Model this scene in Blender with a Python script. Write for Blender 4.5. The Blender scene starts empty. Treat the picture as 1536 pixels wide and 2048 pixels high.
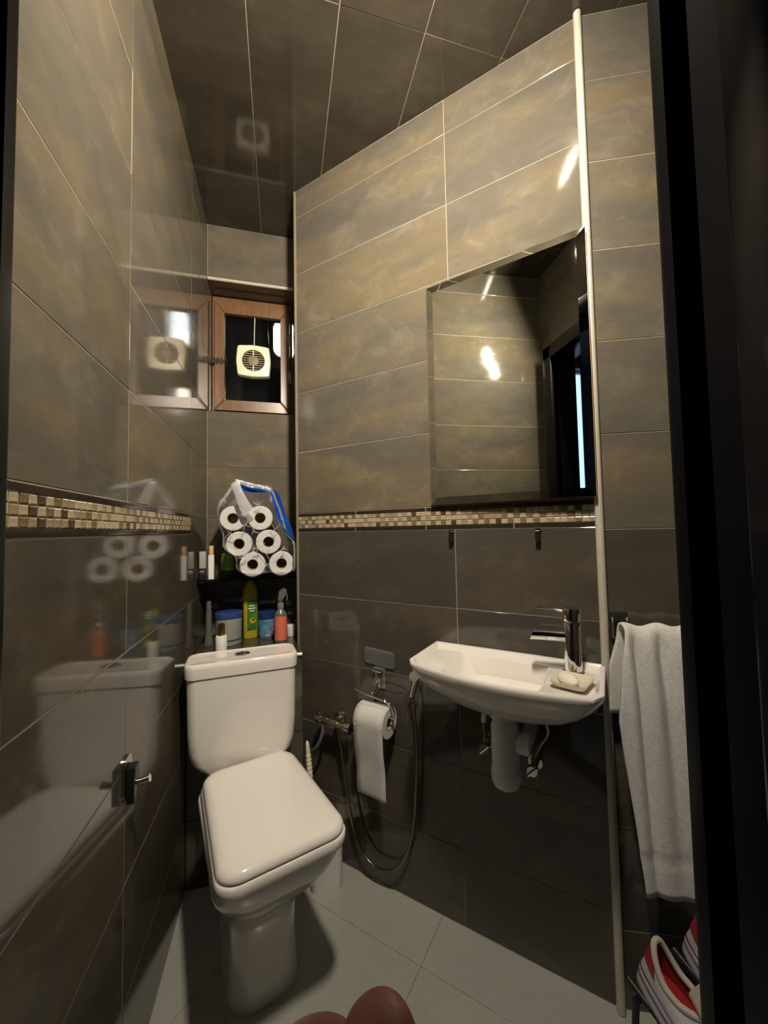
import bpy, bmesh, math, random
from mathutils import Matrix, Vector
C = bpy.context
SC = C.scene
COL = SC.collection
random.seed(7)

# ------------------------------------------------------------------ camera
cam_d = bpy.data.cameras.new('camera')
cam = bpy.data.objects.new('camera', cam_d)
COL.objects.link(cam)
CAM = Vector((.302, -1.732, 1.1215))
CF = Vector((0.2558478, 0.96564175, 0.0455842))
CR = Vector((0.96669255, -0.25522085, -0.01917886))
CU = Vector((0.00688587, -0.04897278, 0.99877638))
cam.matrix_world = Matrix(((CR.x, CU.x, -CF.x, CAM.x), (CR.y, CU.y, -CF.y, CAM.y),
                           (CR.z, CU.z, -CF.z, CAM.z), (0, 0, 0, 1)))
cam_d.sensor_fit = 'HORIZONTAL'
cam_d.sensor_width = 36
cam_d.lens = 36 * 770.6 / 1536
cam_d.clip_start = .005
SC.camera = cam

# ------------------------------------------------------------------ world, exposure
SC.view_settings.view_transform = 'Standard'
SC.view_settings.look = 'None'
SC.view_settings.gamma = 1
SC.view_settings.use_curve_mapping = False
SC.view_settings.exposure = 1.35
SC.cycles.use_denoising = True
SC.cycles.max_bounces = 10
SC.cycles.sample_clamp_indirect = 6
w = bpy.data.worlds.new('daylight')
SC.world = w
w.use_nodes = True
bgn = w.node_tree.nodes['Background']
bgn.inputs['Color'].default_value = (.42, .63, 1, 1)
bgn.inputs['Strength'].default_value = .8
LAMP_DOOR = 290.0       # emission of the wall lamp over the door
LAMP_SHAFT = 4.0      # emission of the bulkhead lamp out in the light shaft
WARM = (1.0, .885, .71)

# ------------------------------------------------------------------ materials
def nmat(name):
    m = bpy.data.materials.new(name); m.use_nodes = True
    nt = m.node_tree
    return m, nt, nt.nodes['Principled BSDF']

def mat(name, col, rough=.5, metal=0, noise=0, nscale=40, bump=0, bscale=200, coat=0, trans=0, ior=1.45, spec=.5):
    m, nt, p = nmat(name)
    p.inputs['Base Color'].default_value = (*col, 1)
    p.inputs['Roughness'].default_value = rough
    p.inputs['Metallic'].default_value = metal
    p.inputs['Coat Weight'].default_value = coat
    p.inputs['Transmission Weight'].default_value = trans
    p.inputs['IOR'].default_value = ior
    p.inputs['Specular IOR Level'].default_value = spec
    tc = nt.nodes.new('ShaderNodeTexCoord')
    if noise:
        n = nt.nodes.new('ShaderNodeTexNoise'); n.inputs['Scale'].default_value = nscale; n.inputs['Detail'].default_value = 4
        nt.links.new(tc.outputs['Object'], n.inputs['Vector'])
        r = nt.nodes.new('ShaderNodeValToRGB')
        r.color_ramp.elements[0].position = .3; r.color_ramp.elements[1].position = .7
        r.color_ramp.elements[0].color = (*[c * (1 - noise) for c in col], 1)
        r.color_ramp.elements[1].color = (*[min(1, c * (1 + noise)) for c in col], 1)
        nt.links.new(n.outputs['Fac'], r.inputs['Fac']); nt.links.new(r.outputs['Color'], p.inputs['Base Color'])
    if bump:
        n = nt.nodes.new('ShaderNodeTexNoise'); n.inputs['Scale'].default_value = bscale; n.inputs['Detail'].default_value = 3
        nt.links.new(tc.outputs['Object'], n.inputs['Vector'])
        b = nt.nodes.new('ShaderNodeBump'); b.inputs['Strength'].default_value = bump; b.inputs['Distance'].default_value = .002
        nt.links.new(n.outputs['Fac'], b.inputs['Height']); nt.links.new(b.outputs['Normal'], p.inputs['Normal'])
    return m

def tile_mat(name, cols, rough=(.055, .10), stretch=(2.6, 9, 9), scale=1.0, bump=.008, contrast=1.0):
    """cloudy stoneware: clouds drawn out along the tile, a shift of its own for each tile"""
    m, nt, p = nmat(name)
    p.inputs['IOR'].default_value = 1.58
    N = nt.nodes.new; L = nt.links.new
    tc = N('ShaderNodeTexCoord'); oi = N('ShaderNodeObjectInfo')
    mp = N('ShaderNodeMapping'); mp.inputs['Scale'].default_value = [s * scale for s in stretch]
    mul = N('ShaderNodeMath'); mul.operation = 'MULTIPLY'; mul.inputs[1].default_value = 57.3
    L(oi.outputs['Random'], mul.inputs[0])
    cmb = N('ShaderNodeCombineXYZ')
    for i in range(3): L(mul.outputs[0], cmb.inputs[i])
    L(tc.outputs['Object'], mp.inputs['Vector']); L(cmb.outputs[0], mp.inputs['Location'])
    n1 = N('ShaderNodeTexNoise'); n1.inputs['Scale'].default_value = 1.0; n1.inputs['Detail'].default_value = 5; n1.inputs['Roughness'].default_value = .55
    n2 = N('ShaderNodeTexNoise'); n2.inputs['Scale'].default_value = 3.1; n2.inputs['Detail'].default_value = 9; n2.inputs['Roughness'].default_value = .68
    L(mp.outputs[0], n1.inputs['Vector']); L(mp.outputs[0], n2.inputs['Vector'])
    r1 = N('ShaderNodeValToRGB'); e = r1.color_ramp.elements
    e[0].position = .36; e[0].color = (*cols[0], 1); e[1].position = .64; e[1].color = (*cols[2], 1)
    mid = e.new(.5); mid.color = (*cols[1], 1)
    sh = N('ShaderNodeMath'); sh.operation = 'MULTIPLY_ADD'; sh.inputs[1].default_value = .12; sh.inputs[2].default_value = -.06
    L(oi.outputs['Random'], sh.inputs[0])
    ad = N('ShaderNodeMath'); ad.operation = 'ADD'; L(n1.outputs['Fac'], ad.inputs[0]); L(sh.outputs[0], ad.inputs[1])
    L(ad.outputs[0], r1.inputs['Fac'])
    mp2 = N('ShaderNodeMapping'); mp2.inputs['Scale'].default_value = (9 * scale, 13 * scale, 13 * scale)
    L(tc.outputs['Object'], mp2.inputs['Vector']); L(cmb.outputs[0], mp2.inputs['Location'])
    n3 = N('ShaderNodeTexNoise'); n3.inputs['Scale'].default_value = 1.0; n3.inputs['Detail'].default_value = 8; n3.inputs['Roughness'].default_value = .72; n3.inputs['Distortion'].default_value = .6
    L(mp2.outputs[0], n3.inputs['Vector'])
    r2 = N('ShaderNodeValToRGB'); e = r2.color_ramp.elements
    e[0].position = .40; e[0].color = (.90, .90, .91, 1); e[1].position = .72; e[1].color = (1.34, 1.35, 1.38, 1)
    mm = e.new(.54); mm.color = (1, 1, 1, 1)
    L(n3.outputs['Fac'], r2.inputs['Fac'])
    mx = N('ShaderNodeMix'); mx.data_type = 'RGBA'; mx.blend_type = 'MULTIPLY'; mx.inputs['Factor'].default_value = contrast
    L(r1.outputs['Color'], mx.inputs['A']); L(r2.outputs['Color'], mx.inputs['B'])
    L(mx.outputs['Result'], p.inputs['Base Color'])
    mr = N('ShaderNodeMapRange'); mr.inputs['From Min'].default_value = .35; mr.inputs['From Max'].default_value = .65
    mr.inputs['To Min'].default_value = rough[0]; mr.inputs['To Max'].default_value = rough[1]
    L(n2.outputs['Fac'], mr.inputs['Value']); L(mr.outputs['Result'], p.inputs['Roughness'])
    b = N('ShaderNodeBump'); b.inputs['Strength'].default_value = bump; b.inputs['Distance'].default_value = .002
    L(n2.outputs['Fac'], b.inputs['Height']); L(b.outputs['Normal'], p.inputs['Normal'])
    return m

def emit(name, col, strength):
    m, nt, p = nmat(name)
    p.inputs['Base Color'].default_value = (.9, .88, .82, 1)
    p.inputs['Emission Color'].default_value = (*col, 1)
    p.inputs['Emission Strength'].default_value = strength
    return m

M = {}
M['tile'] = tile_mat('wall_tile', [(.106, .096, .078), (.124, .109, .083), (.146, .119, .077)])
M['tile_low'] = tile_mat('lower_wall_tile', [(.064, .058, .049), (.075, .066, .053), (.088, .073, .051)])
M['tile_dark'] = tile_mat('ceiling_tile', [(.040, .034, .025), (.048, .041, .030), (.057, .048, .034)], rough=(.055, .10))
M['tile_floor'] = tile_mat('floor_tile', [(.345, .345, .315), (.36, .358, .327), (.375, .37, .338)], rough=(.22, .38), stretch=(3, 3, 3), bump=.01, contrast=.10)
M['grout'] = mat('grout', (.30, .26, .195), .7, noise=.15)
M['grout_floor'] = mat('floor_grout', (.33, .32, .295), .8)
M['plaster'] = mat('hall_plaster', (.10, .10, .10), .8, noise=.1, nscale=6)
M['bead'] = mat('edge_bead', (.50, .46, .38), .28, noise=.06, nscale=30)
M['bead_dark'] = mat('edge_bead_brown', (.18, .155, .11), .35)
M['black'] = mat('black_lacquer', (.006, .006, .008), .34, bump=.02, bscale=30, spec=.22)
M['blackp'] = mat('black_plastic', (.012, .012, .012), .3)
M['blackm'] = mat('black_metal', (.015, .015, .015), .4)
M['ceramic'] = mat('white_ceramic', (.80, .765, .72), .07, coat=.6, noise=.02, nscale=5)
M['lidplastic'] = mat('white_lid_plastic', (.80, .765, .72), .12, coat=.3)
M['chrome'] = mat('chrome', (.80, .80, .80), .06, metal=1)
M['steel'] = mat('brushed_steel', (.50, .47, .42), .22, metal=1)
M['brass'] = mat('brass', (.55, .40, .17), .25, metal=1)
M['pvc'] = mat('white_pvc', (.78, .80, .84), .3)
M['whitep'] = mat('white_plastic', (.82, .80, .76), .3)
M['cream'] = mat('cream_plastic', (.83, .76, .56), .35)
M['grille'] = mat('fan_dark', (.05, .04, .03), .6)
M['slat'] = mat('fan_slat', (.20, .165, .10), .5)
M['wood'] = None
M['paper'] = mat('tissue_paper', (.62, .60, .58), .9, bump=.25, bscale=260)
M['card'] = mat('cardboard', (.36, .27, .17), .9)
M['glassdark'] = None
M['towel'] = mat('terry_cloth', (.70, .68, .64), .95, bump=.9, bscale=650, noise=.10, nscale=130)
M['soapdish'] = mat('cream_dish', (.60, .545, .43), .25)
M['soap'] = mat('soap', (.74, .70, .60), .4)
M['gold'] = mat('gold_cap', (.78, .55, .20), .16, metal=1)
M['yellow'] = mat('yellow_plastic', (.42, .35, .02), .35)
M['green'] = mat('green_label', (.05, .16, .02), .4, noise=.6, nscale=38)
M['greenlight'] = mat('lime_label', (.16, .34, .04), .4, noise=.5, nscale=60)
M['darkbottle'] = mat('dark_green_bottle', (.03, .035, .02), .2)
M['bluelid'] = mat('blue_lid', (.03, .065, .22), .35)
M['bluelid2'] = mat('deep_blue_lid', (.01, .035, .12), .35)
M['tub'] = mat('translucent_tub', (.32, .32, .29), .4)
M['bluelabel'] = mat('blue_label', (.10, .26, .42), .4, noise=.5, nscale=45)
M['redprint'] = mat('red_print', (.45, .06, .05), .4)
M['coral'] = mat('coral_label', (.72, .17, .11), .45)
M['coraldark'] = mat('coral_print', (.70, .12, .08), .45)
M['clearp'] = mat('clear_plastic', (.75, .75, .75), .12, trans=.85)
M['smoke'] = mat('smoke_plastic', (.24, .23, .21), .15, trans=.5)
M['mahog'] = mat('mirror_edge', (.42, .22, .10), .35)
M['shoewhite'] = mat('shoe_leather', (.50, .49, .52), .5, bump=.1, bscale=150)
M['shoered'] = mat('shoe_red', (.30, .02, .03), .6)
M['shoecream'] = mat('shoe_collar', (.46, .40, .32), .8)
M['shoepurple'] = mat('shoe_purple', (.16, .13, .26), .55)
M['insole'] = mat('shoe_insole', (.28, .012, .012), .85)
M['skin'] = mat('skin', (.36, .115, .065), .5, noise=.12, nscale=60, bump=.08, bscale=500)
M['sleeve'] = mat('dark_sleeve', (.02, .02, .025), .9)
M['peach'] = mat('peach_label', (.60, .36, .18), .5)
M['hose'] = None

def wood():
    m, nt, p = nmat('window_wood')
    N = nt.nodes.new; L = nt.links.new
    tc = N('ShaderNodeTexCoord'); mp = N('ShaderNodeMapping'); mp.inputs['Scale'].default_value = (50, 50, 5)
    n = N('ShaderNodeTexNoise'); n.inputs['Scale'].default_value = 1.4; n.inputs['Detail'].default_value = 6; n.inputs['Distortion'].default_value = .4
    r = N('ShaderNodeValToRGB'); e = r.color_ramp.elements
    e[0].position = .3; e[0].color = (.13, .062, .027, 1); e[1].position = .75; e[1].color = (.20, .105, .05, 1)
    L(tc.outputs['Object'], mp.inputs['Vector']); L(mp.outputs[0], n.inputs['Vector']); L(n.outputs['Fac'], r.inputs['Fac']); L(r.outputs['Color'], p.inputs['Base Color'])
    p.inputs['Roughness'].default_value = .3
    return m
M['wood'] = wood()

def hose_mat():
    m, nt, p = nmat('metal_hose')
    N = nt.nodes.new; L = nt.links.new
    p.inputs['Metallic'].default_value = 1; p.inputs['Roughness'].default_value = .3
    p.inputs['Base Color'].default_value = (.24, .205, .15, 1)
    return m
M['hose'] = hose_mat()

def thin_glass(name, tint, rough=.02, alpha=.75, bump=0, spec_col=(1, 1, 1)):
    """thin clear sheet: see-through with a reflecting skin"""
    m = bpy.data.materials.new(name); m.use_nodes = True
    nt = m.node_tree; nt.nodes.clear()
    N = nt.nodes.new; L = nt.links.new
    out = N('ShaderNodeOutputMaterial'); tr = N('ShaderNodeBsdfTransparent'); gl = N('ShaderNodeBsdfGlossy')
    df = N('ShaderNodeBsdfDiffuse'); mix1 = N('ShaderNodeMixShader'); mix2 = N('ShaderNodeMixShader')
    tr.inputs['Color'].default_value = (*tint, 1)
    gl.inputs['Roughness'].default_value = rough; gl.inputs['Color'].default_value = (*spec_col, 1)
    df.inputs['Color'].default_value = (.75, .75, .78, 1)
    mix1.inputs[0].default_value = 1 - alpha
    L(tr.outputs[0], mix1.inputs[1]); L(df.outputs[0], mix1.inputs[2])
    fr = N('ShaderNodeFresnel'); fr.inputs['IOR'].default_value = 1.5
    L(fr.outputs[0], mix2.inputs[0]); L(mix1.outputs[0], mix2.inputs[1]); L(gl.outputs[0], mix2.inputs[2])
    if bump:
        tc = N('ShaderNodeTexCoord'); n = N('ShaderNodeTexNoise'); n.inputs['Scale'].default_value = 24; n.inputs['Detail'].default_value = 2
        n.inputs['Distortion'].default_value = 1.2
        b = N('ShaderNodeBump'); b.inputs['Strength'].default_value = bump; b.inputs['Distance'].default_value = .01
        L(tc.outputs['Object'], n.inputs['Vector']); L(n.outputs['Fac'], b.inputs['Height'])
        L(b.outputs[0], gl.inputs['Normal']); L(b.outputs[0], fr.inputs['Normal'])
    L(mix2.outputs[0], out.inputs['Surface'])
    return m
M['pane'] = thin_glass('window_glass', (.55, .58, .60), .015, 1.0)
M['shelfglass'] = thin_glass('shelf_glass', (.30, .42, .36), .02, 1.0)
M['film'] = thin_glass('clear_film', (.97, .97, 1.0), .10, .70, bump=.22)
M['filmwhite'] = thin_glass('milky_film', (.9, .9, .95), .2, .5, bump=.6)
M['sticker'] = thin_glass('clear_plate', (.95, .95, .93), .08, .86)
M['mirror'] = mat('mirror_silver', (.80, .82, .76), .012, metal=1)
M['bluefilm'] = mat('blue_wrapper', (.012, .085, .46), .22, noise=.35, nscale=25, bump=.3, bscale=60)
M['lamp_door'] = emit('lit_globe', WARM, LAMP_DOOR)
M['lamp_shaft'] = emit('lit_bulkhead', (1, .97, .9), LAMP_SHAFT)
CH = [mat('chip_cream', (.40, .335, .22), .18, noise=.15, nscale=90), mat('chip_beige', (.28, .22, .135), .2, noise=.2, nscale=90),
      mat('chip_tan', (.17, .12, .065), .2, noise=.3, nscale=120), mat('chip_brown', (.07, .045, .024), .2, noise=.3, nscale=90),
      mat('chip_grey', (.12, .10, .08), .2, noise=.2, nscale=90)]
M['strip'] = mat('border_strip_brown', (.028, .021, .015), .10, noise=.2, nscale=20)

# ------------------------------------------------------------------ mesh helpers
def link(name, bm, m=None, parent=None, smooth=False, matrix=None, angle=40):
    bmesh.ops.recalc_face_normals(bm, faces=bm.faces)
    if matrix: bmesh.ops.transform(bm, matrix=matrix, verts=bm.verts)
    me = bpy.data.meshes.new(name); bm.to_mesh(me); bm.free()
    if m: me.materials.append(M[m] if isinstance(m, str) else m)
    if smooth:
        me.shade_smooth()
        me.set_sharp_from_angle(angle=math.radians(angle))
    o = bpy.data.objects.new(name, me); COL.objects.link(o)
    if parent: o.parent = parent
    return o

def thing(name, label, cat, matrix=None, group=None):
    o = bpy.data.objects.new(name, None); COL.objects.link(o)
    o.empty_display_size = .02
    if matrix: o.matrix_world = matrix
    o['label'] = label; o['category'] = cat
    if group: o['group'] = group
    return o

def tag(o, label, cat, group=None):
    o['label'] = label; o['category'] = cat
    if group: o['group'] = group
    return o

def struct(name, matrix=None, bm=None, m=None, label=None):
    if bm is None:
        o = bpy.data.objects.new(name, None); COL.objects.link(o)
        if matrix: o.matrix_world = matrix
    else:
        o = link(name, bm, m, None, matrix=matrix)
    o['kind'] = 'structure'
    if label: o['label'] = label
    return o

def frame(p, ang):
    return Matrix.Translation(Vector(p)) @ Matrix.Rotation(ang, 4, 'Z')

def add_box(bm, x0, x1, y0, y1, z0, z1, bev=0, seg=2):
    t = bmesh.new()
    bmesh.ops.create_cube(t, size=1)
    for v in t.verts:
        v.co = Vector(((x0 + x1) / 2 + v.co.x * (x1 - x0), (y0 + y1) / 2 + v.co.y * (y1 - y0), (z0 + z1) / 2 + v.co.z * (z1 - z0)))
    if bev: bmesh.ops.bevel(t, geom=t.edges[:], offset=bev, segments=seg, profile=.5, affect='EDGES')
    join(bm, t)
    return bm

def join(bm, t, mtx=None):
    if mtx: bmesh.ops.transform(t, matrix=mtx, verts=t.verts)
    me = bpy.data.meshes.new('tmp'); t.to_mesh(me); t.free(); bm.from_mesh(me); bpy.data.meshes.remove(me)

def moved(bm, mtx):
    bmesh.ops.transform(bm, matrix=mtx, verts=bm.verts)
    return bm

def box(*a, **k): return add_box(bmesh.new(), *a, **k)

def add_loft(bm, rings, cap0=True, cap1=True, closed=True):
    vs = [[bm.verts.new(p) for p in r] for r in rings]
    n = len(rings[0])
    for a, b in zip(vs, vs[1:]):
        for i in range(n if closed else n - 1):
            j = (i + 1) % n
            try: bm.faces.new((a[i], a[j], b[j], b[i]))
            except ValueError: pass
    if cap0: bm.faces.new(list(reversed(vs[0])))
    if cap1: bm.faces.new(vs[-1])
    return bm

def loft(rings, **k): return add_loft(bmesh.new(), rings, **k)

def circ(r, z, n=24, cx=0, cy=0, sy=1):
    return [(cx + r * math.cos(2 * math.pi * i / n), cy + r * sy * math.sin(2 * math.pi * i / n), z) for i in range(n)]

def add_lathe(bm, prof, n=24, cx=0, cy=0, sy=1, cap0=True, cap1=True):
    return add_loft(bm, [circ(max(r, 1e-4), z, n, cx, cy, sy) for r, z in prof], cap0, cap1)

def lathe(prof, n=24, **k): return add_lathe(bmesh.new(), prof, n, **k)

def rrect(hx, hy, r, z, cx=0, cy=0, k=6, taper=0, bow=0):
    """rounded rectangle ring; taper widens towards -y; bow pushes the -y side out"""
    pts = []
    r = min(r, hx * .98, hy * .98)
    for (sx, sy, a0) in ((1, 1, 0), (-1, 1, 90), (-1, -1, 180), (1, -1, 270)):
        for i in range(k + 1):
            a = math.radians(a0 + 90 * i / k)
            pts.append([sx * (hx - r) + r * math.cos(a), sy * (hy - r) + r * math.sin(a)])
    out = []
    for x, y in pts:
        f = 1 + taper * (-y / hy)
        yy = y
        if bow and y < 0: yy = y - bow * (1 - (x / hx) ** 2) * (-y / hy)
        out.append((cx + x * f, cy + yy, z))
    return out

def add_tube(bm, pts, r, n=10, caps=True):
    pts = [Vector(p) for p in pts]
    rr = r if isinstance(r, (list, tuple)) else [r] * len(pts)
    t0 = (pts[1] - pts[0]).normalized()
    up = Vector((0, 0, 1)) if abs(t0.z) < .9 else Vector((1, 0, 0))
    nrm = (up - t0 * up.dot(t0)).normalized()
    rings = []
    for i, p in enumerate(pts):
        t = ((pts[min(i + 1, len(pts) - 1)] - pts[max(i - 1, 0)])).normalized()
        nrm = (nrm - t * nrm.dot(t)).normalized()
        b = t.cross(nrm)
        rings.append([p + (nrm * math.cos(2 * math.pi * k / n) + b * math.sin(2 * math.pi * k / n)) * rr[i] for k in range(n)])
    return add_loft(bm, rings, caps, caps)

def tube(pts, r, n=10, caps=True): return add_tube(bmesh.new(), pts, r, n, caps)

def spline(pts, per=8):
    P = [Vector(p) for p in pts]; out = []
    for i in range(len(P) - 1):
        a, b, c, d = P[max(i - 1, 0)], P[i], P[i + 1], P[min(i + 2, len(P) - 1)]
        for k in range(per):
            t = k / per
            out.append(.5 * ((2 * b) + (c - a) * t + (2 * a - 5 * b + 4 * c - d) * t * t + (3 * b - a - 3 * c + d) * t ** 3))
    out.append(P[-1])
    return out

def cyl_between(bm, a, b, r, n=14): return add_tube(bm, [a, b], r, n)

# ------------------------------------------------------------------ room geometry (X along the back wall, -Y towards the door)
H = 2.45
A = Vector((.359, -.247, 0)); B = Vector((1.055, -.953, 0))
DR = (B - A).normalized(); LR = (B - A).length
SD = Vector((.91906154, -.39411404, 0))
ANG_R = math.atan2(DR.y, DR.x); ANG_S = math.atan2(SD.y, SD.x)
FR = frame(A, ANG_R)                      # right wall: x along it, -y into the room
FS = frame(B, ANG_S)                      # stub wall
FL = frame((0, .16, 0), math.pi / 2)      # left wall seen along +Y : x runs +Y, -y = +X
FB = frame((0, 0, 0), 0)                  # back wall: -y = into the room
FD = frame((1.75, -1.485, 0), math.pi)    # door wall, faces +Y
DOORY = -1.485

_tilecache = {}
def tile_mesh(wd, ht, m, th=.010, bev=.0009):
    key = (round(wd, 4), round(ht, 4), m)
    if key in _tilecache: return _tilecache[key]
    t = bmesh.new()
    f = [(-wd/2+bev, 0, -ht/2+bev), (wd/2-bev, 0, -ht/2+bev), (wd/2-bev, 0, ht/2-bev), (-wd/2+bev, 0, ht/2-bev)]
    g = [(x, bev*.5, z) for x, z in ((-wd/2, -ht/2), (wd/2, -ht/2), (wd/2, ht/2), (-wd/2, ht/2))]
    k = [(-wd/2, th, -ht/2), (wd/2, th, -ht/2), (wd/2, th, ht/2), (-wd/2, th, ht/2)]
    add_loft(t, [k, g, f])
    bmesh.ops.recalc_face_normals(t, faces=t.faces)
    me = bpy.data.meshes.new('tile'); t.to_mesh(me); t.free(); me.materials.append(M[m])
    _tilecache[key] = me
    return me

def lay(parent, fr, xs, zs, m='tile', gap=.0024, skip=None):
    """one tile object per cell; fr maps x along, -y out, z up; tile faces lie on y = 0"""
    for x0, x1 in zip(xs, xs[1:]):
        for z0, z1 in zip(zs, zs[1:]):
            if skip and skip(x0, x1, z0, z1): continue
            o = bpy.data.objects.new('tile', tile_mesh(x1 - x0 - gap, z1 - z0 - gap, m))
            COL.objects.link(o)
            jit = Matrix.Rotation(random.uniform(-.0022, .0022), 4, 'Z') @ Matrix.Rotation(random.uniform(-.0016, .0016), 4, 'X')
            o.matrix_world = fr @ Matrix.Translation(((x0 + x1) / 2, 0, (z0 + z1) / 2)) @ jit
            o.parent = parent

def mosaic(parent, fr, x0, x1, zb, zt, pitch, unit, seed):
    rng = random.Random(seed)
    chips = []
    hr = (zt - zb - .024) / 3
    for m in CH:
        me = tile_mesh(pitch - .0016, hr - .0016, 'strip', th=.006, bev=.0016).copy()
        me.name = 'mosaic_chip'; me.materials.clear(); me.materials.append(m); chips.append(me)
    x = x0; n = 0
    while x < x1 - .01:
        xe = min(x + unit, x1)
        base = link('mosaic_border', box(x + .001, xe - .001, .0026, .010, zb + .001, zt - .001), 'grout', parent, matrix=fr)
        for za, zc in ((zb + .0012, zb + .0125), (zt - .0125, zt - .0012)):
            s = link('border_strip', box(x + .0015, xe - .0015, -.001, .006, za, zc, bev=.001, seg=1), 'strip', base, matrix=fr)
        k = max(1, round((xe - x) / pitch)); pp = (xe - x) / k
        for i in range(k):
            for r in range(3):
                if (i + n + r) % 2: c = rng.choice([1, 2, 2, 3, 1, 1, 2, 0])
                else: c = rng.choice([0, 0, 0, 0, 1])
                o = bpy.data.objects.new('mosaic_chip', chips[c]); COL.objects.link(o)
                o.matrix_world = fr @ Matrix.Translation((x + (i + .5) * pp, -.0005 - rng.random() * .001, zb + .012 + (r + .5) * hr)) @ Matrix.Rotation(rng.uniform(-.02, .02), 4, 'Z')
                o.parent = base
        n += k; x = xe

ZB, ZT = 1.119, 1.187
ZLOW = [.002, .211, .438, .664, .888, ZB]
ZUP = [ZT, 1.417, 1.644, 1.880, 2.112, 2.338, H - .001]

# floor: slab plus stone tiles laid along the diagonal wall
floor = struct('floor', bm=box(-.06, 2.3, -1.70, .30, -.08, -.004), m='grout_floor')
ff = frame(A, ANG_R)
def in_room(x, y):
    p = ff @ Vector((x, y, 0)); return -.55 < p.x < 2.2 and -2.0 < p.y < .55
for i in range(-4, 5):
    for j in range(-6, 3):
        x0 = .10 + i * .45; y1 = -.15 - j * .45 + (0.0)
        cx, cy = x0 + .225, y1 - .225
        p = ff @ Vector((cx, cy, 0))
        if not (-.25 < p.x < 1.9 and -1.75 < p.y < .25): continue
        key = 'floor_tile'
        o = bpy.data.objects.new('tile', tile_mesh(.4490, .4490, 'tile_floor', th=.008, bev=.0005)); COL.objects.link(o)
        o.matrix_world = ff @ Matrix.Translation((cx, cy, 0)) @ Matrix.Rotation(math.radians(-90), 4, 'X')
        o.parent = floor

# ceiling with tiles running towards the door
ceil = struct('ceiling', bm=box(-.06, 2.3, -1.62, .30, H + .0012, H + .08), m='grout')
fc = Matrix.Translation((0, 0, H)) @ Matrix.Rotation(math.radians(90), 4, 'X')   # local x -> X, local z -> -Y, -y -> -Z
fc = Matrix(((1, 0, 0, 0), (0, 0, -1, 0), (0, 1, 0, H), (0, 0, 0, 1)))
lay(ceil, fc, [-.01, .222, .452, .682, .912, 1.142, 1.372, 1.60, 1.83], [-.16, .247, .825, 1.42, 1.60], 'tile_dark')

# left wall
wl = struct('wall_left', bm=box(-.06, -.0008, -1.53, .30, 0, H), m='grout')
fl = Matrix(((0, -1, 0, 0), (1, 0, 0, 0), (0, 0, 1, 0), (0, 0, 0, 1)))            # x -> +Y, -y -> +X
ys = [-1.49, -.845, -.285, .165]
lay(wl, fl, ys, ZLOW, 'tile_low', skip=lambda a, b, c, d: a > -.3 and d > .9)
lay(wl, fl, ys, ZUP)
lay(wl, fl, [-.285, .165], [.888, ZT], 'tile_low')
mosaic(wl, fl, -1.49, -.287, ZB, ZT, .0183, .2735, 3)

# right wall
wr = struct('wall_right', bm=moved(box(0, LR, .0010, .09, 0, H), FR), m='grout')
xs = [.003, .6185, LR - .003]
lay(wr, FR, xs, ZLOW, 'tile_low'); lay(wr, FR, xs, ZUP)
mosaic(wr, FR, .003, LR - .004, ZB, ZT, .0162, .2615, 5)
# stub wall beside the door
wst = struct('wall_stub', bm=moved(box(0, .95, .0010, .09, 0, H), FS), m='grout')
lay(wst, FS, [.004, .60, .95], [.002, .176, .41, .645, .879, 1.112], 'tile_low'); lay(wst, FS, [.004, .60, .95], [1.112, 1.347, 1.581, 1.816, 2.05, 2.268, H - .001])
# alcove return (runs back from the corner), back wall, window wall
fret = Matrix(((0, 1, 0, .3565), (-1, 0, 0, -.24), (0, 0, 1, 0), (0, 0, 0, 1)))     # x -> -Y, -y -> -X
wret = struct('wall_return', bm=box(.3595, .44, -.235, .30, 0, H), m='grout')
lay(wret, fret, [-.39, 0], [.7, .964, 1.182, 1.417, 1.644, 1.88, 2.112, 2.338, H - .001])
wb = struct('wall_back', bm=add_box(box(-.003, .3595, .003, .30, 0, 1.632), -.003, .3595, .003, .30, 2.206, H), m='grout')
lay(wb, FB, [.001, .355], [.70, .964, 1.182, 1.396, 1.634])
lay(wb, FB, [.001, .355], [2.214, H - .001])
# soffit and sill of the window recess
frec = Matrix(((1, 0, 0, 0), (0, 0, -1, 0), (0, 1, 0, 2.203), (0, 0, 0, 1)))
lay(wb, frec, [.001, .355], [-.155, -.001], 'tile')
fsill = Matrix(((1, 0, 0, 0), (0, 0, 1, 0), (0, -1, 0, 1.636), (0, 0, 0, 1)))
lay(wb, fsill, [.001, .355], [.001, .155], 'tile')
airshaft = struct('wall_airshaft', bm=loft([[(-.05, .2985, 1.2), (.43, .2985, 1.2), (.43, .2985, 2.525), (-.05, .2985, 2.525)], [(-.05, .9, 1.2), (.43, .9, 1.2), (.43, .9, 2.525), (-.05, .9, 2.525)]], cap0=False), m='plaster')
# ledge behind the cistern
ledge = struct('wall_ledge', bm=box(.001, .3595, -.344, .0, 0, .693), m='grout')
flg = Matrix(((1, 0, 0, 0), (0, 1, 0, -.350), (0, 0, 1, 0), (0, 0, 0, 1)))
lay(ledge, flg, [.001, .363], [.002, .211, .438, .690], 'tile_low')
flt = Matrix(((1, 0, 0, 0), (0, 0, 1, 0), (0, -1, 0, .70), (0, 0, 0, 1)))
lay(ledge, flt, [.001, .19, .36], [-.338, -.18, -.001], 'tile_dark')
fle = Matrix(((0, -1, 0, .366), (1, 0, 0, 0), (0, 0, 1, 0), (0, 0, 0, 1)))
lay(ledge, fle, [-.345, -.252], [.002, .211, .438, .690], 'tile_low')

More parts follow.
